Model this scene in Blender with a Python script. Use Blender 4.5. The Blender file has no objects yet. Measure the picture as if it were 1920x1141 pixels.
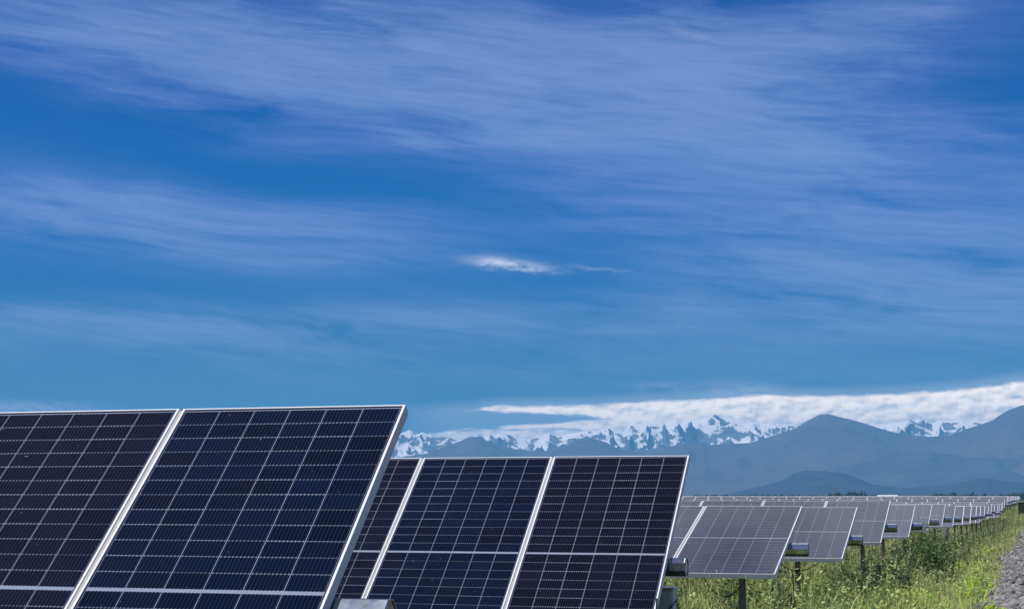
import bpy, bmesh, math, random
import numpy as np
from mathutils import Vector, Matrix

rnd = random.Random(7)
rng = np.random.default_rng(11)
S = bpy.context.scene
COL = S.collection
D2R = math.radians

# ------------------------------------------------------------------ camera
PSI = D2R(17.958)            # direction of the tracker rows' normal, right of the view
F_PX = 3007.2                # focal length in pixels of the 1920 px wide photograph
HC = 2.1                     # eye height above the field
cam = bpy.data.cameras.new('camera')
cam.sensor_width = 36.0
cam.lens = F_PX / 1920 * 36.0
cam.clip_start = 0.1
cam.clip_end = 120000
cam_o = bpy.data.objects.new('camera', cam)
COL.objects.link(cam_o)
cam_o.location = (0, 0, HC)
cam_o.rotation_euler = (D2R(90 + 6.874), 0, 0)
S.camera = cam_o


def U2(u, v, z=0.0):
    """row frame (u along the rows, v away from the camera) to world"""
    return Vector((u * math.cos(PSI) + v * math.sin(PSI), -u * math.sin(PSI) + v * math.cos(PSI), z))


def az(px):                  # photograph column -> azimuth right of north (radians)
    return math.atan((px - 960) / F_PX * 0.993)


def el(py):                  # photograph row -> elevation (radians)
    return math.atan((933 - py) / F_PX * 0.993)


# ------------------------------------------------------------------ node helpers
class N:
    """tiny expression wrapper for shader math"""
    nt = None

    def __init__(s, sock): s.s = sock

    @staticmethod
    def m(op, *a, clamp=False):
        n = N.nt.nodes.new('ShaderNodeMath'); n.operation = op; n.use_clamp = clamp
        for i, x in enumerate(a):
            if isinstance(x, N): N.nt.links.new(x.s, n.inputs[i])
            else: n.inputs[i].default_value = x
        return N(n.outputs[0])

    def __add__(a, b): return N.m('ADD', a, b)
    def __radd__(a, b): return N.m('ADD', b, a)
    def __sub__(a, b): return N.m('SUBTRACT', a, b)
    def __rsub__(a, b): return N.m('SUBTRACT', b, a)
    def __mul__(a, b): return N.m('MULTIPLY', a, b)
    def __rmul__(a, b): return N.m('MULTIPLY', b, a)
    def __truediv__(a, b): return N.m('DIVIDE', a, b)
    def clamp(a): return N.m('ADD', a, 0.0, clamp=True)
    def fract(a): return N.m('FRACT', a)
    def floor(a): return N.m('FLOOR', a)
    def abs(a): return N.m('ABSOLUTE', a)
    def gt(a, b): return N.m('GREATER_THAN', a, b)
    def lt(a, b): return N.m('LESS_THAN', a, b)
    def exp(a): return N.m('EXPONENT', a)
    def pow(a, b): return N.m('POWER', a, b)

    def ss(a, lo, hi):
        n = N.nt.nodes.new('ShaderNodeMapRange'); n.interpolation_type = 'SMOOTHSTEP'
        N.nt.links.new(a.s, n.inputs['Value'])
        for k, x in (('From Min', lo), ('From Max', hi)):
            if isinstance(x, N): N.nt.links.new(x.s, n.inputs[k])
            else: n.inputs[k].default_value = x
        return N(n.outputs[0])


def vec(x, y, z=0.0):
    n = N.nt.nodes.new('ShaderNodeCombineXYZ')
    for i, a in enumerate((x, y, z)):
        if isinstance(a, N): N.nt.links.new(a.s, n.inputs[i])
        else: n.inputs[i].default_value = a
    return N(n.outputs[0])


def noise(v, scale=1.0, detail=4.0, rough=0.5, lac=2.0, dist=0.0):
    n = N.nt.nodes.new('ShaderNodeTexNoise')
    n.inputs['Scale'].default_value = scale; n.inputs['Detail'].default_value = detail
    n.inputs['Roughness'].default_value = rough; n.inputs['Lacunarity'].default_value = lac
    n.inputs['Distortion'].default_value = dist
    if v is not None: N.nt.links.new(v.s, n.inputs['Vector'])
    return N(n.outputs['Fac'])


def wnoise(v):
    n = N.nt.nodes.new('ShaderNodeTexWhiteNoise'); n.noise_dimensions = '3D'
    N.nt.links.new(v.s, n.inputs['Vector']); return N(n.outputs['Value'])


def mixc(f, a, b):
    n = N.nt.nodes.new('ShaderNodeMix'); n.data_type = 'RGBA'
    if isinstance(f, N): N.nt.links.new(f.s, n.inputs[0])
    else: n.inputs[0].default_value = f
    for i, c in ((6, a), (7, b)):
        if isinstance(c, N): N.nt.links.new(c.s, n.inputs[i])
        else: n.inputs[i].default_value = (*c, 1)
    return N(n.outputs[2])


def curve(x, pts, x0, x1, y0, y1):
    """piecewise curve through pts (real units) evaluated at x"""
    n = N.nt.nodes.new('ShaderNodeFloatCurve')
    xx = (x - x0) * (1.0 / (x1 - x0))
    N.nt.links.new(xx.s, n.inputs['Value'])
    c = n.mapping.curves[0]
    P = [((a - x0) / (x1 - x0), (b - y0) / (y1 - y0)) for a, b in pts]
    c.points[0].location = P[0]; c.points[1].location = P[-1]
    for p in P[1:-1]: c.points.new(*p)
    n.mapping.update()
    return N(n.outputs[0]) * (y1 - y0) + y0


def material(name):
    m = bpy.data.materials.new(name); m.use_nodes = True
    N.nt = m.node_tree
    return m, m.node_tree.nodes['Principled BSDF']


def setin(b, **kw):
    for k, v in kw.items():
        k = k.replace('_', ' ')
        if isinstance(v, N): N.nt.links.new(v.s, b.inputs[k])
        elif isinstance(v, tuple): b.inputs[k].default_value = (*v, 1) if len(v) == 3 and b.inputs[k].type == 'RGBA' else v
        else: b.inputs[k].default_value = v


def texco(kind='Object'):
    n = N.nt.nodes.new('ShaderNodeTexCoord'); return N(n.outputs[kind])


def sep(v):
    n = N.nt.nodes.new('ShaderNodeSeparateXYZ'); N.nt.links.new(v.s, n.inputs[0])
    return N(n.outputs[0]), N(n.outputs[1]), N(n.outputs[2])


def bump(b, h, strength=0.5, dist=0.01):
    n = N.nt.nodes.new('ShaderNodeBump'); n.inputs['Strength'].default_value = strength
    n.inputs['Distance'].default_value = dist
    N.nt.links.new(h.s, n.inputs['Height']); N.nt.links.new(n.outputs[0], b.inputs['Normal'])


# ------------------------------------------------------------------ sun and sky
sun_dir = U2(-0.42, -0.33, 0).normalized() * math.hypot(0.42, 0.33) + Vector((0, 0, 1))
sun_dir.normalize()                                   # towards the sun
SUN_EL = math.asin(sun_dir.z); SUN_AZ = math.atan2(sun_dir.x, sun_dir.y)
sl = bpy.data.lights.new('sun', 'SUN'); sl.energy = 4.8; sl.angle = D2R(0.53); sl.color = (1, 0.95, 0.88)
so = bpy.data.objects.new('sun', sl); COL.objects.link(so)
so.rotation_euler = (-sun_dir).to_track_quat('-Z', 'Y').to_euler()
so.location = (0, -20, 40)

W = bpy.data.worlds.new('World'); S.world = W; W.use_nodes = True
N.nt = W.node_tree
bg = N.nt.nodes['Background']
sky = N.nt.nodes.new('ShaderNodeTexSky'); sky.sky_type = 'NISHITA'; sky.sun_disc = False
sky.sun_elevation = SUN_EL; sky.sun_rotation = SUN_AZ
sky.air_density = 1.0; sky.dust_density = 0.3; sky.ozone_density = 3.0; sky.altitude = 200
dx, dy, dz = sep(texco('Generated'))
A = N.m('ARCTAN2', dx, dy)                            # azimuth
E = N.m('ARCSINE', dz)                                # elevation
SKY_STRENGTH = 0.10
hs = N.nt.nodes.new('ShaderNodeHueSaturation'); hs.inputs['Saturation'].default_value = 1.45
hs.inputs['Value'].default_value = 1.0
N.nt.links.new(sky.outputs[0], hs.inputs['Color'])
# clear-air colour: the deep blue the photograph shows, paler to the horizon
grade = N.nt.nodes.new('ShaderNodeMix'); grade.data_type = 'RGBA'; grade.blend_type = 'MULTIPLY'; grade.inputs[0].default_value = 1
N.nt.links.new(hs.outputs[0], grade.inputs[6])
tint = mixc(E.ss(0.02, 0.22), (0.18, 0.25, 0.39), (0.0, 0.29, 0.64))
N.nt.links.new(tint.s, grade.inputs[7])
skyc = N(grade.outputs[2])

# high cirrus veil
w1 = noise(vec(A * 5.0, E * 14.0, 0.3), 1, 3, 0.55) - 0.5
w2 = noise(vec(A * 4.0, E * 12.0, 7.3), 1, 3, 0.55) - 0.5
Aw = A + w1 * 0.16
Ew = E + w2 * 0.05
blobs = [  # column, row, half width, half height, amount
    (960, 120, 480, 90, 1.25), (1150, 185, 420, 80, 0.75), (620, 60, 520, 70, 0.45), (250, 35, 300, 60, 0.5),
    (500, 170, 260, 45, 0.45), (1600, 275, 420, 60, 0.70), (1450, 90, 380, 100, 0.38), (1750, 40, 260, 40, 0.22),
    (60, 115, 260, 45, 0.35), (130, 415, 330, 55, 0.75), (520, 470, 330, 50, 0.5), (380, 400, 300, 40, 0.45),
    (1760, 555, 330, 80, 1.15), (1500, 500, 300, 40, 0.45), (1650, 420, 400, 50, 0.5), (150, 640, 330, 34, 0.9),
    (600, 630, 320, 40, 0.5), (1150, 600, 500, 50, 0.45), (1250, 420, 300, 35, 0.3), (900, 255, 400, 14, 0.35),
    (1000, 700, 900, 40, 0.3), (1450, 350, 500, 45, 0.4)]
dens = None
for (x, y, rx, ry, amp) in blobs:
    a = (Aw - az(x)) * (F_PX / rx); e = (Ew - el(y)) * (F_PX / ry)
    g = (a * a + e * e) * -1.0
    g = g.exp() * amp
    dens = g if dens is None else dens + g
above = noise(vec(dx * 2.2, dy * 2.2, dz * 4.0), 1, 6, 0.6).ss(0.30, 0.62) * E.ss(0.30, 0.42) * (1.0 - E.ss(0.66, 0.84)) * 1.3  # unseen cloud band over the view, added to lift fill light and panel reflections
Et = E + A * 0.10 + w2 * 0.02
streak = noise(vec(A * 9.0 + w1 * 2.5, Et * 66.0 + w1 * 1.6, 1.7), 1, 8, 0.66)
fine = noise(vec(A * 22.0, Et * 330.0, 4.7), 1, 4, 0.65)
broad = noise(vec(A * 3.0, Et * 20.0, 2.2), 1, 4, 0.55)
veil = dens * (streak * 2.2 + broad * 2.2 - 1.42) + (streak - 0.5) * 0.8 * dens.ss(0.05, 0.5) + (broad - 0.56) * 0.25
veil = veil * (fine * 1.9 + 0.06)
veil = (1.0 - (N.m('MAXIMUM', veil, 0.0) * -1.35).exp()).clamp()
veilc = (0.37, 0.46, 0.75)
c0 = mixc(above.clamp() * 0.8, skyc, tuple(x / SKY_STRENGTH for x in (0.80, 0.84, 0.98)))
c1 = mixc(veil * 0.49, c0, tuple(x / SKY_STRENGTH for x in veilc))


def puff(x, y, rx, ry, amp, sl_=0.0, seed=0.0):
    n_ = noise(vec(A * 90.0, E * 260.0, seed), 1, 5, 0.65)
    a = (A - az(x)) * (F_PX / rx); e = (E - el(y) + (A - az(x)) * sl_ + (n_ - 0.5) * 0.010) * (F_PX / ry)
    return ((a * a + e * e) * -1.0).exp() * amp * n_.ss(0.25, 0.62)


wisp = puff(965, 492, 66, 9, 0.9, 0.10, 1.0) + puff(920, 484, 40, 9, 0.6, 0.05, 2.0) + puff(1120, 499, 55, 3, 0.3, 0.1, 3.0) + \
    puff(1380, 731, 75, 16, 0.45, 0.0, 4.0) + puff(40, 768, 110, 9, 0.6, 0.0, 5.0) + puff(1310, 45, 60, 7, 0.14, 0.25, 6.0) + \
    puff(1240, 722, 60, 7, 0.25, 0.0, 8.0)
c2 = mixc(wisp.clamp(), c1, tuple(x / SKY_STRENGTH for x in (0.62, 0.64, 0.80)))

# cloud bank lying over the range
X0, X1, Y0, Y1 = az(700), az(2600), 0.0, 0.11


def prof(pts): return curve(A, [(az(a), el(b)) for a, b in pts], X0, X1, Y0, Y1)


topA = prof([(700, 775), (885, 767), (920, 761), (1000, 758), (1100, 757), (1200, 751), (1300, 748), (1380, 743), (1430, 740),
             (1520, 743), (1600, 743), (1750, 738), (1850, 730), (1920, 722), (2100, 712), (2600, 720)])
botA = prof([(700, 775), (885, 768), (940, 773), (1040, 778), (1095, 782), (1140, 790), (1200, 810), (1260, 845), (1500, 860), (1920, 860), (2600, 860)])
topB = prof([(700, 824), (790, 812), (850, 804), (960, 796), (1060, 789), (1110, 785), (1200, 785), (1400, 790), (1920, 800), (2600, 800)])
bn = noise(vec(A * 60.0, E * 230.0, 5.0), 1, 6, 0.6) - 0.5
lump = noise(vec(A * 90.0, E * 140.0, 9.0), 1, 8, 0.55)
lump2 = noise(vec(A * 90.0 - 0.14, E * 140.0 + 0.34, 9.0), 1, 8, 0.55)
wv = noise(vec(A * 22.0, E * 60.0, 8.0), 1, 3, 0.5) - 0.5
dA = (topA + wv * 0.0035 + bn * 0.0048 - E).ss(-0.0003, 0.0026) * (E - botA + bn * 0.006).ss(-0.0005, 0.0022)
hole = ((noise(vec(A * 42.0, E * 260.0, 12.0), 1, 4, 0.55)).ss(0.60, 0.72)) * (topA - E).ss(0.002, 0.006) * 0.75 * (E - prof([(700, 800), (1200, 775), (1500, 770), (2600, 765)])).ss(-0.002, 0.003)
dA = dA * (1.0 - hole)
dB = (topB + bn * 0.003 - E).ss(-0.0002, 0.0018) * (A - az(770)).ss(0.0, 0.02)
bank = N.m('MAXIMUM', dA, dB * (noise(vec(A * 30.0, E * 200.0, 15.0), 1, 4, 0.55).ss(0.28, 0.5)))
painted_relief = ((lump - lump2) * 3.6 + 0.5)
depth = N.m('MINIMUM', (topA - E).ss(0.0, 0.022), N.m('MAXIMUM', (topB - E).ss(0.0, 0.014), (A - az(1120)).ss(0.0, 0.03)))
shadeb = (painted_relief * 0.75 + (1.0 - depth) * 0.42 + (lump - 0.5) * 1.1 + 0.10).clamp()  # lit tops and shaded undersides of the bank, put into its colour
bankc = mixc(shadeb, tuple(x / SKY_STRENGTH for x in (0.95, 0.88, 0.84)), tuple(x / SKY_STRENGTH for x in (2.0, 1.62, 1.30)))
fill = (topA + 0.004 - E).ss(-0.003, 0.004) * (A - az(700)).ss(0.0, 0.05) * 0.42
c2 = mixc(fill, c2, tuple(x / SKY_STRENGTH for x in (0.62, 0.64, 0.72)))
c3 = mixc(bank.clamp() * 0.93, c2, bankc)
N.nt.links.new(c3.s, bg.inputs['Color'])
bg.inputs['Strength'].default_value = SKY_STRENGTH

S.view_settings.view_transform = 'Standard'
S.view_settings.look = 'None'
S.view_settings.exposure = 0.3
S.view_settings.gamma = 1.0
S.cycles.max_bounces = 6
S.cycles.volume_bounces = 0
S.cycles.transparent_max_bounces = 8
S.cycles.caustics_reflective = False
S.cycles.caustics_refractive = False


# ------------------------------------------------------------------ object helpers
def tag(o, label=None, cat=None, group=None, kind=None):
    if label: o['label'] = label
    if cat: o['category'] = cat
    if group: o['group'] = group
    if kind: o['kind'] = kind
    return o


def link(name, me, parent=None, mats=None):
    o = bpy.data.objects.new(name, me); COL.objects.link(o)
    if parent: o.parent = parent
    if mats:
        for m in mats: me.materials.append(m)
    return o


def empty(name, loc, rz=0.0):
    o = bpy.data.objects.new(name, None); COL.objects.link(o)
    o.location = loc; o.rotation_euler = (0, 0, rz); o.empty_display_size = 0.3
    return o


def np_mesh(name, V, Fq, smooth=False):
    """mesh from arrays; Fq is (n,3) or (n,4)"""
    V = np.asarray(V, dtype=np.float32); Fq = np.asarray(Fq, dtype=np.int32)
    k = Fq.shape[1]
    me = bpy.data.meshes.new(name)
    me.vertices.add(len(V)); me.vertices.foreach_set('co', V.ravel())
    me.loops.add(Fq.size); me.loops.foreach_set('vertex_index', Fq.ravel())
    me.polygons.add(len(Fq))
    me.polygons.foreach_set('loop_start', np.arange(0, Fq.size, k, dtype=np.int32))
    try: me.polygons.foreach_set('loop_total', np.full(len(Fq), k, dtype=np.int32))
    except Exception: pass
    me.update(calc_edges=True); me.validate()
    me.polygons.foreach_set('use_smooth', np.full(len(me.polygons), smooth, dtype=bool))
    return me


class MB:
    """collects boxes, tubes and prisms into one mesh"""

    def __init__(s): s.bm = bmesh.new()

    def box(s, x0, x1, y0, y1, z0, z1, mi=0, bev=0.0):
        r = bmesh.ops.create_cube(s.bm, size=1)
        for v in r['verts']:
            v.co = Vector((x0 + (v.co.x + .5) * (x1 - x0), y0 + (v.co.y + .5) * (y1 - y0), z0 + (v.co.z + .5) * (z1 - z0)))
        fs = set(f for v in r['verts'] for f in v.link_faces)
        for f in fs: f.material_index = mi
        if bev:
            bmesh.ops.bevel(s.bm, geom=list(set(e for f in fs for e in f.edges)), offset=bev, segments=2, affect='EDGES', profile=0.7)
        return s

    def tube(s, pts, r, n=8, mi=0, caps=True):
        rings = []
        pts = [Vector(p) for p in pts]
        for i, p in enumerate(pts):
            d = (pts[min(i + 1, len(pts) - 1)] - pts[max(i - 1, 0)]).normalized()
            a = d.orthogonal().normalized() if abs(d.z) > 0.9 else d.cross(Vector((0, 0, 1))).normalized()
            b = d.cross(a)
            rr = r[i] if isinstance(r, (list, tuple)) else r
            rings.append([s.bm.verts.new(p + a * rr * math.cos(t) + b * rr * math.sin(t)) for t in [2 * math.pi * (k + .5) / n for k in range(n)]])
        for r0, r1 in zip(rings, rings[1:]):
            for k in range(n):
                f = s.bm.faces.new((r0[k], r0[(k + 1) % n], r1[(k + 1) % n], r1[k])); f.material_index = mi; f.smooth = n > 8
        if caps:
            f = s.bm.faces.new(rings[0][::-1]); f.material_index = mi
            f = s.bm.faces.new(rings[-1]); f.material_index = mi
        return s

    def mesh(s, name):
        bmesh.ops.recalc_face_normals(s.bm, faces=s.bm.faces)
        me = bpy.data.meshes.new(name); s.bm.to_mesh(me); s.bm.free(); return me


# numpy gradient noise
_perm = np.random.default_rng(3).permutation(512)
_perm = np.concatenate([_perm, _perm])


def pnoise(x, y):
    xi = np.floor(x).astype(int); yi = np.floor(y).astype(int)
    xf = x - xi; yf = y - yi
    u = xf * xf * xf * (xf * (xf * 6 - 15) + 10); v = yf * yf * yf * (yf * (yf * 6 - 15) + 10)

    def g(ix, iy, fx, fy):
        h = _perm[(_perm[ix & 511] + iy) & 511] * (2 * np.pi / 512 * 7)
        return np.cos(h) * fx + np.sin(h) * fy
    a = g(xi, yi, xf, yf); b = g(xi + 1, yi, xf - 1, yf); c = g(xi, yi + 1, xf, yf - 1); d = g(xi + 1, yi + 1, xf - 1, yf - 1)
    return ((a * (1 - u) + b * u) * (1 - v) + (c * (1 - u) + d * u) * v) * 1.4


def fbm(x, y, o=5, g=0.5):
    s = 0; a = 1
    for i in range(o): s = s + a * pnoise(x + 17 * i, y + 31 * i); x = x * 2.03; y = y * 2.03; a *= g
    return s


def ridged(x, y, o=6, g=0.5):
    s = 0; a = 1; w = 1
    for i in range(o):
        n = 1 - np.abs(pnoise(x + 11 * i, y + 5 * i)) * 1.6; n = np.clip(n, 0, 1) ** 2 * w
        s = s + a * n; w = np.clip(n * 1.6, 0, 1); x = x * 2.07; y = y * 2.07; a *= g
    return s / 1.9


# ------------------------------------------------------------------ rows of trackers: end position, tube height, tilt
ROWS = [(-2.703, 6.053, 1.629, 44.5), (-2.644, 12.028, 1.584, 41.8), (-2.591, 17.927, 1.539, 17.6), (-2.555, 23.697, 1.495, 17.6),
        (-2.506, 29.0, 1.580, 17.7), (-2.484, 34.98, 1.506, 15.9), (-2.475, 40.86, 1.513, 15.2), (-2.455, 46.74, 1.501, 15.2),
        (-2.444, 52.62, 1.428, 15.5), (-2.411, 58.50, 1.391, 15.5), (-2.378, 64.38, 1.348, 16.8), (-2.380, 70.26, 1.305, 17.0),
        (-2.398, 76.14, 1.252, 17.7), (-2.380, 82.02, 1.293, 15.7), (-2.370, 87.90, 1.246, 16.8), (-2.359, 93.78, 1.311, 17.4),
        (-2.341, 99.66, 1.180, 17.6), (-2.287, 105.54, 1.154, 17.6), (-2.308, 111.42, 1.220, 17.4), (-2.284, 117.30, 1.232, 17.6),
        (-2.296, 123.18, 1.348, 17.2), (-2.275, 129.06, 1.551, 17.6)]
v_ = 141.0
for k in range(20):
    ROWS.append((-2.25 + rnd.uniform(-.05, .05), v_, 1.76 + 0.0010 * (v_ - 141) + rnd.uniform(-.07, .07), 17.5 + rnd.uniform(-1, 1)))
    v_ += 5.88
TUBE_H = 1.2
_rv = np.array([-60] + [r[1] for r in ROWS[:22]] + [150, 220, 400, 1500]); _rz = np.array([0.4] + [r[2] - TUBE_H for r in ROWS[:22]] + [0.5, 0.58, 0.3, -0.2])
_gv = np.linspace(-60, 400, 461); _gz = np.interp(_gv, _rv, _rz)
_gz = np.convolve(np.pad(_gz, 8, mode='edge'), np.ones(17) / 17, 'valid')


def smooth(x, a, b):
    t = np.clip((x - a) / (b - a), 0, 1); return t * t * (3 - 2 * t)


def ground_z(u, v):
    base = np.interp(v, _gv, _gz) * (1 - smooth(v, 400, 1500))
    edge = -1.75 + 0.25 * pnoise(v * 0.13, 0 * v + 3.3) + 0.12 * pnoise(v * 0.55, 0 * v + 9.3)
    bank = 0.24 * smooth(u, edge, edge + 1.35) * (1 - smooth(v, 190, 300)) * (1 - smooth(u, 7, 11))
    far = smooth(np.abs(u) + v * 0.5, 600, 3000)
    return base + bank + 0.05 * pnoise(u * 0.6, v * 0.6) * (1 - far) + 0.03 * pnoise(u * 2.1, v * 2.1) * (1 - far) - 0.6 * far


def gz(u, v): return float(ground_z(np.array([float(u)]), np.array([float(v)]))[0])


# ------------------------------------------------------------------ materials
MAT = {}
# ground
m, b = material('field_soil'); MAT['ground'] = m
p = texco('Object')
n1 = noise(p, 1.3, 6, 0.6); n2 = noise(p, 14, 5, 0.65); n3 = noise(p, 0.02, 5, 0.6)
c = mixc(n2.ss(0.35, 0.7), (0.030, 0.028, 0.014), (0.060, 0.075, 0.018))
c = mixc(n1.ss(0.5, 0.75) * 0.6, c, (0.085, 0.075, 0.045))
px, py, pz = sep(p)
far = (px * px + py * py).pow(0.5).ss(250.0, 900.0)
c = mixc(far, c, mixc(n3.ss(0.4, 0.6), (0.05, 0.085, 0.025), (0.11, 0.10, 0.05)))
setin(b, Base_Color=c, Roughness=0.95, Specular_IOR_Level=0.1)
bump(b, n2, 0.7, 0.05)
# track
m, b = material('track_gravel_bed'); MAT['track'] = m
p = texco('Object')
vr = N.nt.nodes.new('ShaderNodeTexVoronoi'); vr.inputs['Scale'].default_value = 26; N.nt.links.new(p.s, vr.inputs['Vector'])
n1 = noise(p, 40, 4, 0.6); n2 = noise(p, 1.1, 4, 0.6)
c = mixc(N(vr.outputs['Distance']).ss(0.1, 0.6), (0.06, 0.058, 0.056), (0.018, 0.017, 0.016))  # gaps between stones darkened, their shade put into the bed colour
c = mixc(n2.ss(0.45, 0.75) * 0.5, c, (0.14, 0.11, 0.08))
setin(b, Base_Color=c, Roughness=0.9)
bump(b, N(vr.outputs['Distance']) * -1.0 + n1 * 0.3, 0.9, 0.03)
# stones
m, b = material('grey_stone'); MAT['stone'] = m
p = texco('Object')
g_ = N.nt.nodes.new('ShaderNodeNewGeometry'); ri = N(g_.outputs['Random Per Island'])
c = mixc(ri, (0.045, 0.045, 0.05), (0.25, 0.245, 0.24))
c = mixc(noise(p, 60, 4, 0.6).ss(0.45, 0.7) * 0.5, c, (0.14, 0.125, 0.11))
setin(b, Base_Color=c, Roughness=0.85)
bump(b, noise(p, 90, 4, 0.6), 0.4, 0.01)
# aluminium frame
m, b = material('anodised_aluminium'); MAT['alu'] = m
p = texco('Object')
setin(b, Base_Color=mixc(noise(p, 9, 4, 0.6), (0.50, 0.51, 0.54), (0.60, 0.61, 0.64)), Metallic=0.0, Roughness=0.6, Specular_IOR_Level=0.3)
# galvanised steel
m, b = material('galvanised_steel'); MAT['galv'] = m
p = texco('Object')
vr = N.nt.nodes.new('ShaderNodeTexVoronoi'); vr.inputs['Scale'].default_value = 45; N.nt.links.new(p.s, vr.inputs['Vector'])
c = mixc(N(vr.outputs['Color']), (0.34, 0.36, 0.39), (0.46, 0.48, 0.52))
setin(b, Base_Color=c, Metallic=0.9, Roughness=noise(p, 8, 3) * 0.12 + 0.07)
m, b = material('weathered_post_steel'); MAT['post'] = m
p = texco('Object')
c = mixc(noise(p, 12, 5, 0.6).ss(0.4, 0.7), (0.26, 0.26, 0.26), (0.13, 0.125, 0.12))
setin(b, Base_Color=c, Metallic=0.1, Roughness=0.6)
m, b = material('dull_grey_rail'); MAT['railgrey'] = m
setin(b, Base_Color=mixc(noise(texco('Object'), 15, 4), (0.20, 0.20, 0.21), (0.27, 0.27, 0.28)), Metallic=0.0, Roughness=0.6)
m, b = material('black_plastic'); MAT['black'] = m
setin(b, Base_Color=mixc(noise(texco('Object'), 30, 3), (0.012, 0.012, 0.013), (0.03, 0.03, 0.032)), Roughness=0.5)
m, b = material('grey_green_enclosure'); MAT['box'] = m
p = texco('Object')
c = mixc(noise(p, 7, 5, 0.6).ss(0.4, 0.8), (0.40, 0.43, 0.40), (0.30, 0.32, 0.30))
setin(b, Base_Color=c, Roughness=0.5)
m, b = material('white_label'); MAT['label'] = m
setin(b, Base_Color=mixc(noise(texco('Object'), 20, 3), (0.68, 0.68, 0.68), (0.78, 0.78, 0.78)), Roughness=0.4)
m, b = material('back_sheet'); MAT['back'] = m
setin(b, Base_Color=mixc(noise(texco('Object'), 6, 3), (0.55, 0.56, 0.58), (0.65, 0.66, 0.68)), Roughness=0.6)

# the cells behind glass; UV in metres, u across the module, v along it, origin at its middle
m, b = material('solar_cells_under_glass'); MAT['cell'] = m
uvn = N.nt.nodes.new('ShaderNodeUVMap'); uvn.uv_map = 'UVMap'
ux, uy, _ = sep(N(uvn.outputs[0]))
oi = N.nt.nodes.new('ShaderNodeObjectInfo'); orand = N(oi.outputs['Random'])
CW = 0.1825; CHH = 0.0925; GAP = 0.0085
cx = ux * (1 / CW); fx = (cx.fract() - 0.5).abs()                 # 0.5 at a column line
ay = uy.abs() - GAP
cy = ay * (1 / CHH); fy = (cy.fract() - 0.5).abs()
side = uy.gt(0.0)
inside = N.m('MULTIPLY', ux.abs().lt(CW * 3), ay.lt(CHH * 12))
mid = uy.abs().lt(GAP - 0.0015)
colline = fx.gt(0.5 - 0.0015 / CW)
colid = cx.floor(); rowid = cy.floor() + side * 40.0
cellr = wnoise(vec(colid, rowid, orand * 37.0))
colr = wnoise(vec(colid, side * 3.0, orand * 91.0))
liner = wnoise(vec(colid, (cy + 0.5).floor() + side * 50.0, orand * 17.0))
bus = ((ux * (10 / CW)).fract() - 0.5).abs()
busn = bus.lt(0.045)                                              # ribbon
dash = N.m('MULTIPLY', bus.lt(0.22), fy.gt(0.5 - 0.0042 / CHH))  # solder pads at the cell edge
rowline = fy.gt(0.5 - 0.0011 / CHH) * (liner * 0.75 + 0.25)
white = N.m('MAXIMUM', N.m('MAXIMUM', colline * 0.95, rowline * 0.6), N.m('MAXIMUM', dash * (colr * 0.55 + 0.12) * (liner * 0.6 + 0.5), mid * 0.0))
white = N.m('MAXIMUM', white, uy.abs().gt(GAP - 0.0055) * uy.abs().lt(GAP) * 1.0)
white = N.m('MAXIMUM', white, uy.abs().lt(0.0012) * 0.7)
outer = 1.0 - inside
cellc = mixc(cellr, (0.0006, 0.0016, 0.0065), (0.0015, 0.0040, 0.0165))
cellc = mixc(N(oi.outputs['Object Index']).gt(0.5) * 0.8, cellc, mixc(cellr, (0.0022, 0.0018, 0.0042), (0.0050, 0.0042, 0.0090)))
mott = noise(vec(ux, uy, orand * 10.0), 3.0, 4, 0.6)
cellc = mixc(mott.ss(0.35, 0.75) * 0.5, cellc, (0.0045, 0.004, 0.009))
finger = ((uy * (1 / 0.0016)).fract() - 0.5).abs().lt(0.02)
cellc = mixc(busn * 0.15, cellc, (0.16, 0.19, 0.30))
col = mixc(white, cellc, (0.24, 0.27, 0.35))
col = mixc(mid, col, (0.20, 0.23, 0.31))
col = mixc(outer, col, (0.010, 0.013, 0.030))  # dark margin imitates the dimly lit frame lip at the panel ends
col = mixc(ay.gt(CHH * 12) * ay.lt(CHH * 12 + 0.003) * 0.6, col, (0.45, 0.48, 0.6))
spot = noise(vec(ux, uy, orand * 33.0), 70.0, 2, 0.5).ss(0.745, 0.79)
blot = noise(vec(ux * 1.0, uy * 0.5, orand * 13.0), 17.0, 5, 0.7).ss(0.70, 0.86)
# dust film: seen at a grazing angle more of it lies in the way
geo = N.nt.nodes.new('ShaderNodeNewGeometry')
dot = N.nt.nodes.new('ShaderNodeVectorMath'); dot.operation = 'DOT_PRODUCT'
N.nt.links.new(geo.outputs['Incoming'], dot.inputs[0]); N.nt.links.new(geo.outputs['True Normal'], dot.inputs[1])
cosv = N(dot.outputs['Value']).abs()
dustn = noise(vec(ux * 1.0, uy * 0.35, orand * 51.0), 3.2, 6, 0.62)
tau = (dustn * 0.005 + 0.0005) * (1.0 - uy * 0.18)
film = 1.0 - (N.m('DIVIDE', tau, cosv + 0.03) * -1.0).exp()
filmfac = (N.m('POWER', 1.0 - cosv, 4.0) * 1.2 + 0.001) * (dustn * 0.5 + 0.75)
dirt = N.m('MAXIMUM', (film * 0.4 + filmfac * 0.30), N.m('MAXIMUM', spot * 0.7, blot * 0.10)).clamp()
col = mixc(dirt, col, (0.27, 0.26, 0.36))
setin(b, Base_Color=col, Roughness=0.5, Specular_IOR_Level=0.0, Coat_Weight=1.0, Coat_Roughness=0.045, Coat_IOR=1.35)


# ------------------------------------------------------------------ setting: field, track
def axis(parts):
    a = []
    for lo, hi, st in parts: a += list(np.arange(lo, hi, st))
    return np.array(sorted(set(np.round(a, 4))))


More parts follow.
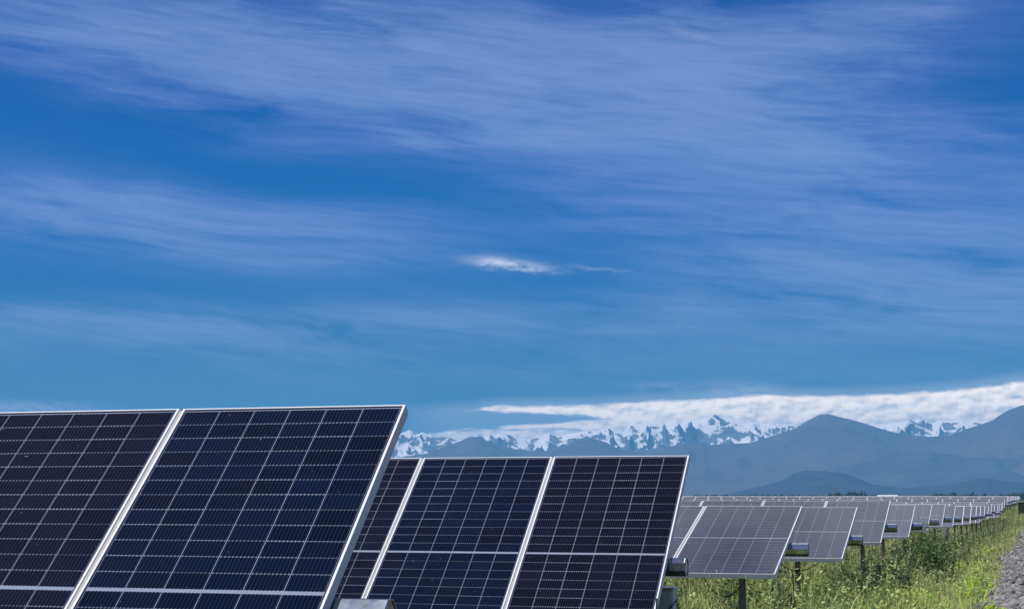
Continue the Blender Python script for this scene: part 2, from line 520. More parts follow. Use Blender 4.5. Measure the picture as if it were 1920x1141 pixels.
gu = axis([(-40000, -4000, 6000), (-4000, -400, 450), (-400, -60, 25), (-60, -12, 3), (-12, -4, 0.5), (-4, 3.0, 0.16), (3, 12, 0.7), (12, 60, 6), (60, 400, 40), (400, 4000, 450), (4000, 40001, 6000)])
gvv = axis([(-12000, -300, 1500), (-300, -30, 30), (-30, 4, 3), (4, 80, 0.4), (80, 160, 1.0), (160, 320, 5), (320, 1000, 60), (1000, 6000, 500), (6000, 46001, 5000)])
GU, GV = np.meshgrid(gu, gvv)


def uv_to_xyz(u, v, z):
    return np.stack([u * math.cos(PSI) + v * math.sin(PSI), -u * math.sin(PSI) + v * math.cos(PSI), z], -1)


def grid_mesh(name, P, smooth_=True):
    r, c_ = P.shape[:2]
    idx = np.arange(r * c_).reshape(r, c_)
    F = np.stack([idx[:-1, :-1], idx[:-1, 1:], idx[1:, 1:], idx[1:, :-1]], -1).reshape(-1, 4)
    return np_mesh(name, P.reshape(-1, 3), F, smooth_)


go = link('ground', grid_mesh('ground', uv_to_xyz(GU, GV, ground_z(GU, GV))), None, [MAT['ground']]); tag(go, kind='structure')
tu = np.arange(-0.75, 4.6, 0.15); tv = axis([(-14, 6, 1.0), (6, 80, 0.4), (80, 190, 1.0)])
TU, TV = np.meshgrid(tu, tv)
wob = 0.22 * pnoise(TV * 0.2, TV * 0 + 3) + 0.12 * pnoise(TV * 0.9, TV * 0 + 8)
TU = TU + wob * (1 - smooth(TU, -0.75, 0.5))
TZ = ground_z(TU, TV) + 0.012
TZ[:, 0] -= 0.06; TZ[:, -1] -= 0.06
to = link('gravel_track', grid_mesh('gravel_track', uv_to_xyz(TU, TV, TZ)), None, [MAT['track']]); tag(to, kind='structure')

# ------------------------------------------------------------------ solar modules
ML, MW, PITCH, OFF = 2.278, 1.134, 1.154, 0.13


def laminate_mesh(simple=False):
    lip = 0.011
    x1 = MW / 2 - lip; y1 = ML / 2 - 0.0065
    z = OFF - 0.0015
    if simple: x1 = MW / 2 - 0.020; y1 = ML / 2 - 0.022; z = OFF
    bm = bmesh.new()
    uvl = bm.loops.layers.uv.new('UVMap')
    nx, ny = 2, 4
    vs = [[bm.verts.new((-x1 + 2 * x1 * i / nx, -y1 + 2 * y1 * j / ny, z)) for i in range(nx + 1)] for j in range(ny + 1)]
    for j in range(ny):
        for i in range(nx):
            f = bm.faces.new((vs[j][i], vs[j][i + 1], vs[j + 1][i + 1], vs[j + 1][i])); f.material_index = 0
    lo = [bm.verts.new(c) for c in ((-x1, -y1, z - 0.006), (x1, -y1, z - 0.006), (x1, y1, z - 0.006), (-x1, y1, z - 0.006))]
    f = bm.faces.new(lo[::-1]); f.material_index = 1
    if simple:
        X, Y, z0 = MW / 2, ML / 2, z - 0.035
        o = [bm.verts.new(c) for c in ((-X, -Y, z), (X, -Y, z), (X, Y, z), (-X, Y, z))]
        o2 = [bm.verts.new((v.co.x, v.co.y, z0)) for v in o]
        ring = [vs[0][0], vs[0][nx], vs[ny][nx], vs[ny][0]]
        edge = [[vs[0][i] for i in range(nx + 1)], [vs[j][nx] for j in range(ny + 1)], [vs[ny][i] for i in range(nx, -1, -1)], [vs[j][0] for j in range(ny, -1, -1)]]
        for k in range(4):
            f = bm.faces.new([o[k], o[(k + 1) % 4]] + edge[k][::-1]); f.material_index = 2
            f = bm.faces.new((o2[k], o2[(k + 1) % 4], o[(k + 1) % 4], o[k])); f.material_index = 2
    for f in bm.faces:
        for l in f.loops: l[uvl].uv = (l.vert.co.x, l.vert.co.y)
    me = bpy.data.meshes.new('solar_panel'); bm.to_mesh(me); bm.free()
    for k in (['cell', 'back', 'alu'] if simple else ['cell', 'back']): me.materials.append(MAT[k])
    return me


def frame_mesh():
    mb = MB(); X, Y = MW / 2, ML / 2; t = 0.0115; z1 = OFF + 0.0015; z0 = OFF - 0.052
    mb.box(-X, -X + t, -Y, Y, z0, z1, 0, 0.0012)
    mb.box(X - t, X, -Y, Y, z0, z1, 0, 0.0012)
    mb.box(-X + t + 0.0002, X - t - 0.0002, -Y, -Y + 0.007, z0, z1 - 0.0004, 0, 0.0012)
    mb.box(-X + t + 0.0002, X - t - 0.0002, Y - 0.007, Y, z0, z1 - 0.0004, 0, 0.0012)
    me = mb.mesh('frame'); me.materials.append(MAT['alu']); return me


LAM, LAMS, FRM = laminate_mesh(), laminate_mesh(True), frame_mesh()


def rail_mesh():
    mb = MB()       # hat rail under a joint, showing in the gap between two frames
    mb.box(-0.0095, 0.0095, -ML / 2 + 0.01, ML / 2 - 0.01, OFF - 0.03, OFF - 0.003)
    mb.box(-0.03, 0.03, -0.25, 0.25, OFF - 0.075, OFF - 0.0525)
    me = mb.mesh('mounting_rail'); me.materials.append(MAT['railgrey']); return me


def clamp_mesh():
    mb = MB(); mb.box(-0.018, 0.018, -0.03, 0.03, OFF + 0.002, OFF + 0.007, 0, 0.001)
    mb.tube([(0, 0, OFF + 0.0065), (0, 0, OFF + 0.013)], 0.007, 6)
    me = mb.mesh('clamp'); me.materials.append(MAT['galv']); return me


RAIL, CLAMP = rail_mesh(), clamp_mesh()


def tube_mesh(x0, x1):
    """octagonal torque tube with a hollow end"""
    bm = bmesh.new(); n = 8; R = 0.074

    def ring(x, r): return [bm.verts.new((x, r * math.cos(2 * math.pi * (k + .5) / n), r * math.sin(2 * math.pi * (k + .5) / n))) for k in range(n)]
    rs = [ring(x0, R), ring(x1, R), ring(x1, R - 0.006), ring(x1 - 0.005, R - 0.006)]
    for a, b_ in zip(rs, rs[1:]):
        for k in range(n): bm.faces.new((a[k], a[(k + 1) % n], b_[(k + 1) % n], b_[k]))
    bm.faces.new(rs[-1]); bm.faces.new(rs[0][::-1])
    bmesh.ops.recalc_face_normals(bm, faces=bm.faces)
    me = bpy.data.meshes.new('torque_tube'); bm.to_mesh(me); bm.free(); me.materials.append(MAT['galv']); return me


def post_mesh(h):
    mb = MB()       # H section
    w, d, t = 0.032, 0.05, 0.006
    mb.box(-w, w, -d, -d + t, 0, h); mb.box(-w, w, d - t, d, 0, h); mb.box(-t / 2, t / 2, -d + t + .0005, d - t - .0005, 0, h - 0.003)
    me = mb.mesh('post'); me.materials.append(MAT['post']); return me


def bearing_mesh():
    mb = MB()
    mb.box(-0.06, 0.06, -0.12, 0.12, -0.125, -0.085, 0, 0.004)
    for s in (-1, 1): mb.box(-0.045, 0.045, s * 0.10 - 0.012, s * 0.10 + 0.012, -0.084, 0.03, 0, 0.004)
    mb.tube([(-0.05, 0, 0), (0.05, 0, 0)], 0.096, 16)
    me = mb.mesh('bearing'); me.materials.append(MAT['galv']); return me


def endplate_mesh(x):
    mb = MB(); mb.tube([(x, -0.012, 0.0), (x + 0.006, -0.012, 0.0)], 0.02, 10)
    me = mb.mesh('end_hole'); me.materials.append(MAT['black']); return me


BEAR = bearing_mesh()
ORD = ['nearest', 'second', 'third', 'fourth', 'fifth', 'sixth', 'seventh', 'eighth', 'ninth', 'tenth', 'eleventh', 'twelfth', 'thirteenth',
       'fourteenth', 'fifteenth', 'sixteenth', 'seventeenth', 'eighteenth', 'nineteenth', 'twentieth', 'twenty first', 'twenty second']
LABELS = ['nearest solar tracker, large steep dark blue panels filling the lower left',
          'second solar tracker from the camera, steep dark panels right behind the nearest one',
          'third solar tracker from the camera, flat grey violet panels beside the upright grey box',
          'fourth solar tracker from the camera, half hidden behind the third one with thick dark post',
          'fifth solar tracker from the camera, standing a little higher than the fourth and sixth']
postcache = {}
TROWS = []
for k, (u0, v0, zt, tilt) in enumerate(ROWS):
    T = D2R(tilt)
    g0 = gz(u0 - 1.0, v0)
    base = U2(u0, v0, g0)
    tr = empty('solar_tracker', base, -PSI)
    if k < 5: lab = LABELS[k]
    elif k < 22: lab = '%s solar tracker from the camera along the grass strip, grey tilted panels' % ORD[k]
    else: lab = 'far row of pale solar panels showing as a thin strip just under the horizon'
    tag(tr, lab, 'solar tracker', 'rows of solar trackers in the field' if k < 22 else 'far rows of solar panels at the horizon')
    th = zt - g0
    # how far the row has to run left to cover what can be seen between the nearer rows
    umin = v0 * (math.tan(az(1230) - PSI)) - 1.5
    n = int(math.ceil((u0 - umin) / PITCH))
    n = {0: 6, 1: 8, 2: 8, 3: 9}.get(k, max(9, min(n, 66)))
    near = k < 9
    for i in range(n):
        x = -MW / 2 - i * PITCH
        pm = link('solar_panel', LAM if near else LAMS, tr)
        pm.pass_index = {(0, 0): 0, (0, 1): 1, (0, 2): 1, (1, 0): 1, (1, 1): 0, (1, 2): 1, (2, 0): 1, (2, 1): 0}.get((k, i), int(rnd.random() < 0.55))
        jt = T + rnd.uniform(-0.0025, 0.0025)
        pm.location = (x, 0, th); pm.rotation_euler = (jt, rnd.uniform(-0.001, 0.001), 0)
        if near:
            f = link('frame', FRM, pm)
        if k < 6 and i < n - 1:
            r = link('mounting_rail', RAIL, tr); r.location = (x - PITCH / 2, 0, th); r.rotation_euler = (T, 0, 0)
            if k < 3:
                pass
    ext = (0.23, 0.13, 0.20, 0.17, 0.18)[k] if k < 5 else 0.2
    tb = link('torque_tube', tube_mesh(-n * PITCH - 0.1, ext), tr); tb.location = (0, 0, th); tb.rotation_euler = (T, 0, 0)
    if k < 4:
        hole = MB()
        a = OFF
        hole.tube([(0.085 + (0.05 if k == 0 else 0), 0.0, 0.0686), (0.085 + (0.05 if k == 0 else 0), 0.0, 0.0694)], 0.011, 12)
        me = hole.mesh('bolt_hole'); me.materials.append(MAT['black'])
        h = link('bolt_hole', me, tb)
        pl = MB(); pl.box(0.06 + (0.05 if k == 0 else 0) + .065, ext - 0.012, -0.024, 0.024, 0.0686, 0.0692)
        if k in (1,):
            me = pl.mesh('sticker'); me.materials.append(MAT['label']); link('sticker', me, tb)
    px_ = {2: -0.54, 3: -0.77, 4: -0.42}.get(k, -0.62)
    j = 0
    while px_ > -n * PITCH and j < 12:
        gzp = gz(u0 + px_, v0)
        h = zt - gzp - 0.10
        key = round(h, 2)
        if key not in postcache: postcache[key] = post_mesh(key + 0.3)
        po = link('post', postcache[key], tr); po.location = (px_, 0, gzp - g0 - 0.3)
        if k < 14:
            be = link('bearing', BEAR, tr); be.location = (px_, 0, th)
        px_ -= 6.35; j += 1

# cables hanging under the panels of the third and fourth row, dangling leads
for k, lst in ((2, [(-0.35, -0.95, 0.30), (-1.3, -2.3, 0.25), (0.1, 0.14, 0.55)]), (3, [(-0.3, -1.1, 0.22)]), (1, [(0.02, -0.1, 0.4)])):
    u0, v0, zt, tilt = ROWS[k]
    for (xa, xb, sag) in lst:
        pts = []
        for t in np.linspace(0, 1, 12):
            x = xa + (xb - xa) * t
            pts.append(U2(u0 + x, v0 - 0.55 + 0.2 * t, zt - 0.20 - sag * 4 * t * (1 - t) - (0.0 if abs(xa - xb) > .2 else .55 * t)))
        mb = MB(); mb.tube(pts, 0.006, 6)
        me = mb.mesh('cable')
        o = link('cable', me, None, [MAT['black']])
        tag(o, {(-0.35): 'black cable sagging under the right end of the third tracker', (-1.3): 'black cable sagging further left under the third tracker',
                0.1: 'black cable hanging down beside the tube end of the third tracker', (-0.3): 'black cable sagging below the fourth tracker by its post',
                0.02: 'black cable hanging under the tube end of the second tracker'}[xa], 'cable', 'cables under the panels')

# control box on its post behind the right end of the second tracker
u0, v0, zt, tilt = ROWS[1]


def control_box(u, v, ztop, w, h, d, lab):
    g = gz(u, v)
    r = empty('control_box', U2(u, v, g), -PSI); tag(r, lab, 'electrical box')
    zt_ = ztop - g
    mb = MB(); mb.box(-w / 2, w / 2, -d / 2, d / 2, zt_ - h, zt_, 0, 0.006); link('body', mb.mesh('body'), r, [MAT['box']])
    mb = MB(); mb.box(-w / 2 + .012, w / 2 - .012, -d / 2 - 0.014, -d / 2 - 0.0005, zt_ - h + .012, zt_ - .02, 0, 0.003); dr = link('door', mb.mesh('door'), r, [MAT['box']])
    mb = MB(); mb.box(-w / 2 + .03, -w / 2 + .042, -d / 2 - 0.022, -d / 2 - 0.0145, zt_ - h * .42, zt_ - h * .36, 0, 0.001); link('latch', mb.mesh('latch'), dr, [MAT['black']])
    mb = MB(); mb.box(-w / 2 - .01, w / 2 + .01, -d / 2 - .02, d / 2 + .01, zt_ + 0.0005, zt_ + .012, 0, 0.002); link('rain_hood', mb.mesh('rain_hood'), r, [MAT['galv']])
    mb = MB(); mb.box(-0.03, 0.03, -0.03, 0.03, -0.2, zt_ - h - 0.0005); link('post', mb.mesh('post'), r, [MAT['post']])
    return r, zt_


cb, ztb = control_box(-2.84, 12.62, 2.1 - (1098 - 933) * 12.9 / F_PX, 0.20, 0.36, 0.14, 'grey green electrical box on a post behind the right end of the second tracker')
mb = MB(); mb.tube([(-0.10, -0.09, ztb - 0.21), (-0.02, -0.11, ztb - 0.205), (0.05, -0.12, ztb - 0.18), (0.10, -0.11, ztb - 0.13), (0.125, -0.03, ztb - 0.09), (0.11, 0.02, ztb - 0.09)], 0.006, 6)
link('cable', mb.mesh('cable'), cb, [MAT['black']])


def cabinet(u, v, w, h, d, lab, mat_):
    g = gz(u, v); r = empty('cabinet', U2(u, v, g), -PSI); tag(r, lab, 'electrical cabinet')
    mb = MB(); mb.box(-w / 2, w / 2, -d / 2, d / 2, 0, h, 0, 0.02); link('body', mb.mesh('body'), r, [mat_])
    mb = MB(); mb.box(-w / 2 - .03, w / 2 + .03, -d / 2 - .03, d / 2 + .03, h + .001, h + .05, 0, 0.01); link('lid', mb.mesh('lid'), r, [mat_])
    mb = MB(); mb.box(-w / 2 + .05, w / 2 - .05, -d / 2 - .022, -d / 2 - .001, .1, h - .08, 0, 0.004); dr = link('door', mb.mesh('door'), r, [mat_])
    mb = MB(); mb.box(w / 2 - .12, w / 2 - .09, -d / 2 - .05, -d / 2 - .023, h * .5, h * .6); link('handle', mb.mesh('handle'), dr, [MAT['black']])
    return r


cabinet(-2.85, 55.0, 0.20, 1.15, 0.3, 'slim grey cabinet standing under the ninth tracker beside the weeds', MAT['post'])
cabinet(-1.15, 146, 0.62, 1.1, 0.6, 'dark cabinet standing alone at the far right end of the rows', MAT['black'])

# ------------------------------------------------------------------ plants
def blades(P, H, Wd, lean, hd, curl=0.5):
    """P (n,3) roots; H heights; Wd widths; lean horizontal reach; hd heading. 5 vertices, a quad and a tip each"""
    n = len(P)
    dx_, dy_ = np.cos(hd), np.sin(hd); sx, sy = -dy_, dx_
    def pt(t, w, s):
        reach = lean * t ** (1 + curl); z = H * t * (1 - 0.25 * (lean / np.maximum(H, 1e-3)) * t)
        return np.stack([P[:, 0] + dx_ * reach + sx * w * s, P[:, 1] + dy_ * reach + sy * w * s, P[:, 2] + z], -1)
    V = np.stack([pt(0, Wd * .45, -1), pt(0, Wd * .45, 1), pt(.55, Wd * .5, 1), pt(.55, Wd * .5, -1), pt(1.0, 0, 1)], 1).reshape(-1, 3)
    i = np.arange(n) * 5
    T = np.concatenate([np.stack([i, i + 1, i + 2], -1), np.stack([i, i + 2, i + 3], -1), np.stack([i + 3, i + 2, i + 4], -1)])
    return V, T


def leaf_material(name, ca, cb_, cc, trans=0.35):
    m, b = material(name)
    g_ = N.nt.nodes.new('ShaderNodeNewGeometry'); ri = N(g_.outputs['Random Per Island'])
    p = texco('Object')
    patch = noise(p, 0.55, 4, 0.6)
    c = mixc(ri, ca, cb_)
    c = mixc((patch.ss(0.46, 0.68) * 0.55).clamp(), c, cc)
    setin(b, Base_Color=c, Roughness=0.55, Specular_IOR_Level=0.25)
    tl = N.nt.nodes.new('ShaderNodeBsdfTranslucent'); N.nt.links.new(c.s, tl.inputs['Color'])
    mx = N.nt.nodes.new('ShaderNodeMixShader'); mx.inputs[0].default_value = trans
    N.nt.links.new(b.outputs[0], mx.inputs[1]); N.nt.links.new(tl.outputs[0], mx.inputs[2])
    N.nt.links.new(mx.outputs[0], N.nt.nodes['Material Output'].inputs['Surface'])
    return m


MAT['grass'] = leaf_material('fresh_grass', (0.10, 0.16, 0.04), (0.70, 0.74, 0.30), (0.54, 0.68, 0.15), 0.45)  # wide blade tone range; the darkest blades stand in for shaded gaps
MAT['dark'] = leaf_material('dark_weed_leaf', (0.035, 0.08, 0.022), (0.14, 0.22, 0.06), (0.07, 0.12, 0.035), 0.25)
MAT['straw'] = leaf_material('dry_straw', (0.30, 0.26, 0.14), (0.42, 0.37, 0.22), (0.34, 0.32, 0.16), 0.2)
MAT['yellow'] = leaf_material('yellow_petal', (0.62, 0.45, 0.02), (0.75, 0.60, 0.05), (0.70, 0.52, 0.03), 0.2)
MAT['mid'] = leaf_material('mid_green_leaf', (0.09, 0.16, 0.045), (0.64, 0.72, 0.32), (0.44, 0.58, 0.17), 0.35)  # darkest leaves likewise stand in for shade between the plants
MAT['lime'] = leaf_material('lime_leaf', (0.30, 0.48, 0.05), (0.55, 0.68, 0.10), (0.42, 0.58, 0.07), 0.35)


def scatter(n, u0, u1, v0, v1, fn=None):
    u = rng.uniform(u0, u1, n); v = rng.uniform(v0, v1, n)
    if fn is not None:
        k = rng.random(n) < fn(u, v); u, v = u[k], v[k]
    return u, v


def height_field(u, v):
    """grass height in metres, patchy"""
    h = 0.30 + 0.20 * fbm(u * 0.45, v * 0.30, 3) + 0.12 * pnoise(u * 1.7 + 9, v * 1.1)
    h = h * (1 - 0.55 * smooth(u, -1.3, -0.5)) + (0.14 + 0.22 * (1 - smooth(v, 28, 50))) * smooth(-u, 1.5, 2.6)
    return np.clip(h, 0.06, 0.85)


def track_edge(v): return -0.72 + 0.22 * pnoise(v * 0.2, v * 0 + 3) + 0.2 * pnoise(v * 0.9, v * 0 + 8)


def mask_strip(u, v): return np.where(u < track_edge(v), 1.0, 0.03)


bands = [(6, 16, -9, -0.4, 5000, 1.0), (16, 26, -10, -0.2, 36000, 1.0), (26, 42, -11, -0.2, 46000, 1.0), (42, 70, -12, -0.2, 42000, 1.35), (70, 150, -12, 0.0, 60000, 2.2), (150, 300, -14, 0.6, 15000, 4.0)]
VV, TT, off = [], [], 0
for (v0, v1, u0_, u1_, n, ws) in bands:
    u, v = scatter(n, u0_, u1_, v0, v1, mask_strip)
    k = (rng.random(len(u)) < np.where(u < -6, 0.45, 1.0)); u, v = u[k], v[k]
    # tufts: draw blades towards tuft centres
    tu_ = np.round(u / 0.16) * 0.16 + 0.07 * np.sin(v * 40); tv_ = np.round(v / 0.16) * 0.16 + 0.07 * np.sin(u * 37)
    u = u * 0.55 + tu_ * 0.45; v = v * 0.55 + tv_ * 0.45
    P = uv_to_xyz(u, v, ground_z(u, v) - 0.01)
    H = height_field(u, v) * rng.uniform(0.55, 1.3, len(u))
    H = H * 0.95 * np.clip(0.75 + 0.75 * pnoise(tu_ * 6.1, tv_ * 6.1), .25, 1.5)
    Wd = rng.uniform(0.005, 0.015, len(u)) * ws
    V, T = blades(P, H, Wd, H * rng.uniform(0.2, 1.1, len(u)), rng.uniform(0, 6.283, len(u)))
    VV.append(V); TT.append(T + off); off += len(V)
gr = link('grass', np_mesh('grass', np.concatenate(VV), np.concatenate(TT)), None, [MAT['grass']])
tag(gr, 'fresh green grass growing along the strip between trackers and gravel', 'grass', kind='stuff')

# straw stalks with feathery heads
VV, TT, off = [], [], 0
for (v0, v1, n, ws) in ((14, 30, 900, 1), (30, 60, 1800, 1.3), (60, 140, 2500, 2.2)):
    u, v = scatter(n, -8, -0.3, v0, v1, lambda u, v: (u < track_edge(v)) * (0.25 + 0.9 * (fbm(u * .5 + 4, v * .3, 3) > -0.05)))
    P = uv_to_xyz(u, v, ground_z(u, v)); H = height_field(u, v) * rng.uniform(1.0, 1.55, len(u)) + 0.08
    hd = rng.uniform(0, 6.283, len(u)); ln = H * rng.uniform(.05, .35, len(u))
    V, T = blades(P, H, np.full(len(u), 0.0035 * ws), ln, hd); VV.append(V); TT.append(T + off); off += len(V)
    for q in range(5):
        tq = 0.72 + 0.07 * q
        P2 = P + np.stack([np.cos(hd) * ln * tq ** 1.5, np.sin(hd) * ln * tq ** 1.5, H * tq * (1 - .25 * ln / H * tq)], -1)
        V, T = blades(P2, rng.uniform(.03, .06, len(u)), np.full(len(u), 0.009 * ws), rng.uniform(.01, .03, len(u)), rng.uniform(0, 6.283, len(u)))
        VV.append(V); TT.append(T + off); off += len(V)
st = link('dry_grass', np_mesh('dry_grass', np.concatenate(VV), np.concatenate(TT)), None, [MAT['straw']])
tag(st, 'pale dry seed stalks standing above the green grass', 'dry grass', kind='stuff')


def leafy(clumps, name, mat_, lab, leaf=(0.03, 0.07), aspect=0.38):
    """leafy weeds: stems with many broad leaves; clumps = (u, v, radius, height, leaves)"""
    VV, TT, off = [], [], 0
    for (cu, cv, R, Hh, n) in clumps:
        if cu < -2.35 and cv < 60: Hh = min(Hh, 0.78)
        ns = max(4, int(n / 14))
        su = cu + rng.normal(0, R * .45, ns); sv = cv + rng.normal(0, R * .45, ns)
        sh = Hh * rng.uniform(.55, 1.1, ns) * np.exp(-((su - cu) ** 2 + (sv - cv) ** 2) / (1.6 * R * R))
        P = uv_to_xyz(su, sv, ground_z(su, sv))
        V, T = blades(P, sh, np.full(ns, 0.012), sh * .15, rng.uniform(0, 6.283, ns)); VV.append(V); TT.append(T + off); off += len(V)
        k = rng.integers(0, ns, n); t = rng.uniform(.15, 1.0, n) ** 0.8
        L = rng.uniform(leaf[0], leaf[1], n)
        a = rng.uniform(0, 6.283, n)
        P2 = P[k] + np.stack([rng.normal(0, .02, n), rng.normal(0, .02, n), sh[k] * t], -1)
        V, T = blades(P2, L * rng.uniform(-.1, .9, n), L * aspect * 2, L * rng.uniform(.7, 1.1, n), a, 0.1)
        VV.append(V); TT.append(T + off); off += len(V)
    o = link(name, np_mesh(name, np.concatenate(VV), np.concatenate(TT)), None, [mat_])
    tag(o, lab, 'weeds', kind='stuff'); return o


cl = []
for i in range(95):
    v = rng.uniform(15, 60); u = rng.uniform(-7.5, -1.3)
    if pnoise(np.array([u * .5 + 2]), np.array([v * .25]))[0] < -0.02: continue
    cl.append((u, v, rng.uniform(.15, .4), rng.uniform(.55, .95), int(rng.uniform(90, 200))))
for (u, v, R, H, n) in [(-2.6, 21.5, .45, .72, 330), (-2.2, 24.5, .5, .66, 330), (-2.3, 33, .8, .7, 420), (-2.5, 38, .8, .72, 420), (-2.0, 45, .9, .62, 380),
                        (-1.9, 62, 1.0, .75, 420), (-1.9, 75, 1.2, .85, 420), (-1.5, 96, 1.6, 1.1, 420), (-1.8, 104, 1.8, 1.1, 420), (-2.6, 33, .8, .95, 1500), (-2.35, 37, .8, .95, 1500), (-2.1, 34, .6, .8, 1000), (-2.9, 27, .6, .8, 900), (-2.7, 35, .7, .8, 700), (-2.5, 29, .6, .6, 500), (-2.9, 31, .6, .6, 500), (-3.2, 22, .5, .55, 420), (-3.9, 21, .5, .5, 420), (-2.1, 40, .6, .6, 500), (-3.4, 20.0, .4, .62, 260), (-4.3, 19.6, .4, .56, 240)]:
    cl.append((u, v, R, H + .38, int(n * 1.5)))
leafy(cl, 'dark_weeds', MAT['dark'], 'darker leafy weeds growing in clumps below the panel ends')
cl = []
for (u, v, R, H, n) in [(-1.9, 26, .45, .42, 900), (-2.3, 27, .4, .45, 700), (-1.5, 27.5, .4, .35, 600), (-1.0, 28, .3, .5, 500), (-1.05, 26, .3, .38, 400), (-4.6, 19.5, .5, .7, 600), (-3.2, 25, .5, .6, 600), (-1.4, 36, .5, .45, 500), (-0.62, 22.5, .22, .22, 150), (-0.6, 23.2, .18, .2, 110), (-1.65, 21.8, .35, .3, 260), (-2.0, 22.5, .4, .3, 280), (-1.0, 20.5, .2, .25, 130), (-1.4, 30, .4, .4, 240), (-3.0, 24, .4, .5, 260), (-5.2, 19.8, .5, .5, 260)]:
    cl.append((u, v, R, H, n))
for i in range(90): cl.append((rng.uniform(-5, -1.0), rng.uniform(17, 60), rng.uniform(.15, .4), rng.uniform(.2, .42), 90))
leafy(cl, 'bright_weeds', MAT['lime'], 'bright yellow green low weeds scattered in the grass and on the gravel edge', (0.025, 0.055))

cl = []
for i in range(520):
    v = 14 + 60 * rng.random() ** 1.5; u = rng.uniform(-8, -1.0)
    hh = float(height_field(np.array([u]), np.array([v]))[0])
    cl.append((u, v, rng.uniform(.12, .35), hh * rng.uniform(1.15, 1.6) + .05, int(rng.uniform(60, 150))))
leafy(cl, 'leafy_weeds', MAT['mid'], 'mid green leafy weeds mixed through the grass strip', (0.03, 0.075), 0.3)

# yellow flowers
u, v = scatter(1500, -8, -0.9, 15, 75, lambda u, v: (pnoise(u * .7 + 5, v * .35) > 0.12) * 1.0)
P = uv_to_xyz(u, v, ground_z(u, v)); H = height_field(u, v) * rng.uniform(.8, 1.15, len(u)) + .05
VV, TT, off = [], [], 0
for q in range(5):
    P2 = P + np.stack([0 * H, 0 * H, H], -1)
    V, T = blades(P2, np.full(len(u), .008), np.full(len(u), .014), np.full(len(u), .016), q * 1.2566 + rng.uniform(0, 6, len(u)), 0)
    VV.append(V); TT.append(T + off); off += len(V)
fl = link('yellow_flowers', np_mesh('yellow_flowers', np.concatenate(VV), np.concatenate(TT)), None, [MAT['yellow']])
tag(fl, 'tiny yellow wildflowers dotted through the grass', 'wildflowers', kind='stuff')

# ------------------------------------------------------------------ loose stones on the track shoulder
bm = bmesh.new(); bmesh.ops.create_icosphere(bm, subdivisions=1, radius=1.0)
IV = np.array([v.co[:] for v in bm.verts]); IF = np.array([[v.index for v in f.verts] for f in bm.faces]); bm.free()
VV, TT, off = [], [], 0
for (v0, v1, n, sz, u1_) in ((15, 30, 11000, 1.15, .5), (30, 55, 12000, 1.3, .5), (55, 100, 6000, 1.6, .4), (8, 60, 26000, 1.25, 3.8)):
    u, v = scatter(n, -1.25, u1_, v0, v1, lambda u, v: np.where(u > track_edge(v) - 0.02, 1.0, np.where(u > track_edge(v) - .3, 0.18, 0.02)))
    s = rng.lognormal(-3.65, .38, len(u)) * sz
    P = uv_to_xyz(u, v, ground_z(u, v) + s * .35 + 0.012)
    A_ = rng.uniform(0, 6.283, len(u)); sc = rng.uniform(.55, 1.25, (len(u), 3)) * s[:, None]
    B = IV[None] * (1 + rng.uniform(-.22, .22, (len(u), len(IV), 1))) * sc[:, None, :]
    t2 = rng.uniform(-.7, .7, len(u)); cB, sB = np.cos(t2)[:, None], np.sin(t2)[:, None]
    y, z = B[..., 1] * cB - B[..., 2] * sB, B[..., 1] * sB + B[..., 2] * cB; x = B[..., 0]
    c_, s_ = np.cos(A_)[:, None], np.sin(A_)[:, None]
    R_ = np.stack([x * c_ - y * s_, x * s_ + y * c_, z], -1) + P[:, None]
    VV.append(R_.reshape(-1, 3)); TT.append((IF[None] + (np.arange(len(u)) * len(IV))[:, None, None]).reshape(-1, 3) + off); off += len(u) * len(IV)
sg = link('gravel', np_mesh('gravel', np.concatenate(VV), np.concatenate(TT)), None, [MAT['stone']])
tag(sg, 'loose grey crushed stones covering the track shoulder', 'gravel', kind='stuff')


# ------------------------------------------------------------------ mountains
def interp_prof(pts, A_):
    xs = np.array([az(p[0]) for p in pts]); ys = np.array([el(p[1]) for p in pts])
    return np.interp(A_, xs, ys)


def range_mesh(name, pts, D, depth, a0, a1, na, nd, jag, spur, fs, seed, power=1.4, jfreq=220):
    A_ = np.linspace(a0, a1, na); e_ = interp_prof(pts, A_)
    h = np.tan(e_) * D + HC
    h = h + jag * D * (ridged(A_ * 400 + seed, A_ * 0 + seed, 4, .5) - .6) * np.clip(h / (D * .03), 0.0, 1) * .5
    t = np.linspace(-1, 1, nd)
    tt = np.sign(t) * np.abs(t) ** 1.15
    AA, Tq = np.meshgrid(A_, tt)
    dist = D + depth * Tq * np.where(Tq < 0, 1.0, .6)
    f = (1 - np.abs(Tq)) ** power
    X, Y = np.sin(AA) * dist, np.cos(AA) * dist
    sp = ridged(X / (D * fs) + seed + .35 * fbm(X / (D * fs * 2), Y / (D * fs * 2), 3), Y / (D * fs * 1.6) + seed * 2, 7, .5) - .62
    env = np.clip(np.abs(Tq) * 6, 0, 1) * np.clip((1 - np.abs(Tq)) * 3, 0, 1)
    Z = h[None] * f + spur * h[None] * sp * env * (0.25 + f)
    lim = np.tan(e_)[None] * dist * 0.985
    Z = np.where(Tq < -0.02, np.minimum(Z, np.maximum(lim, h[None] * f)), Z)
    Z = Z - 12 * (np.abs(Tq) > .97)
    return grid_mesh(name, np.stack([X, Y, Z], -1), True)


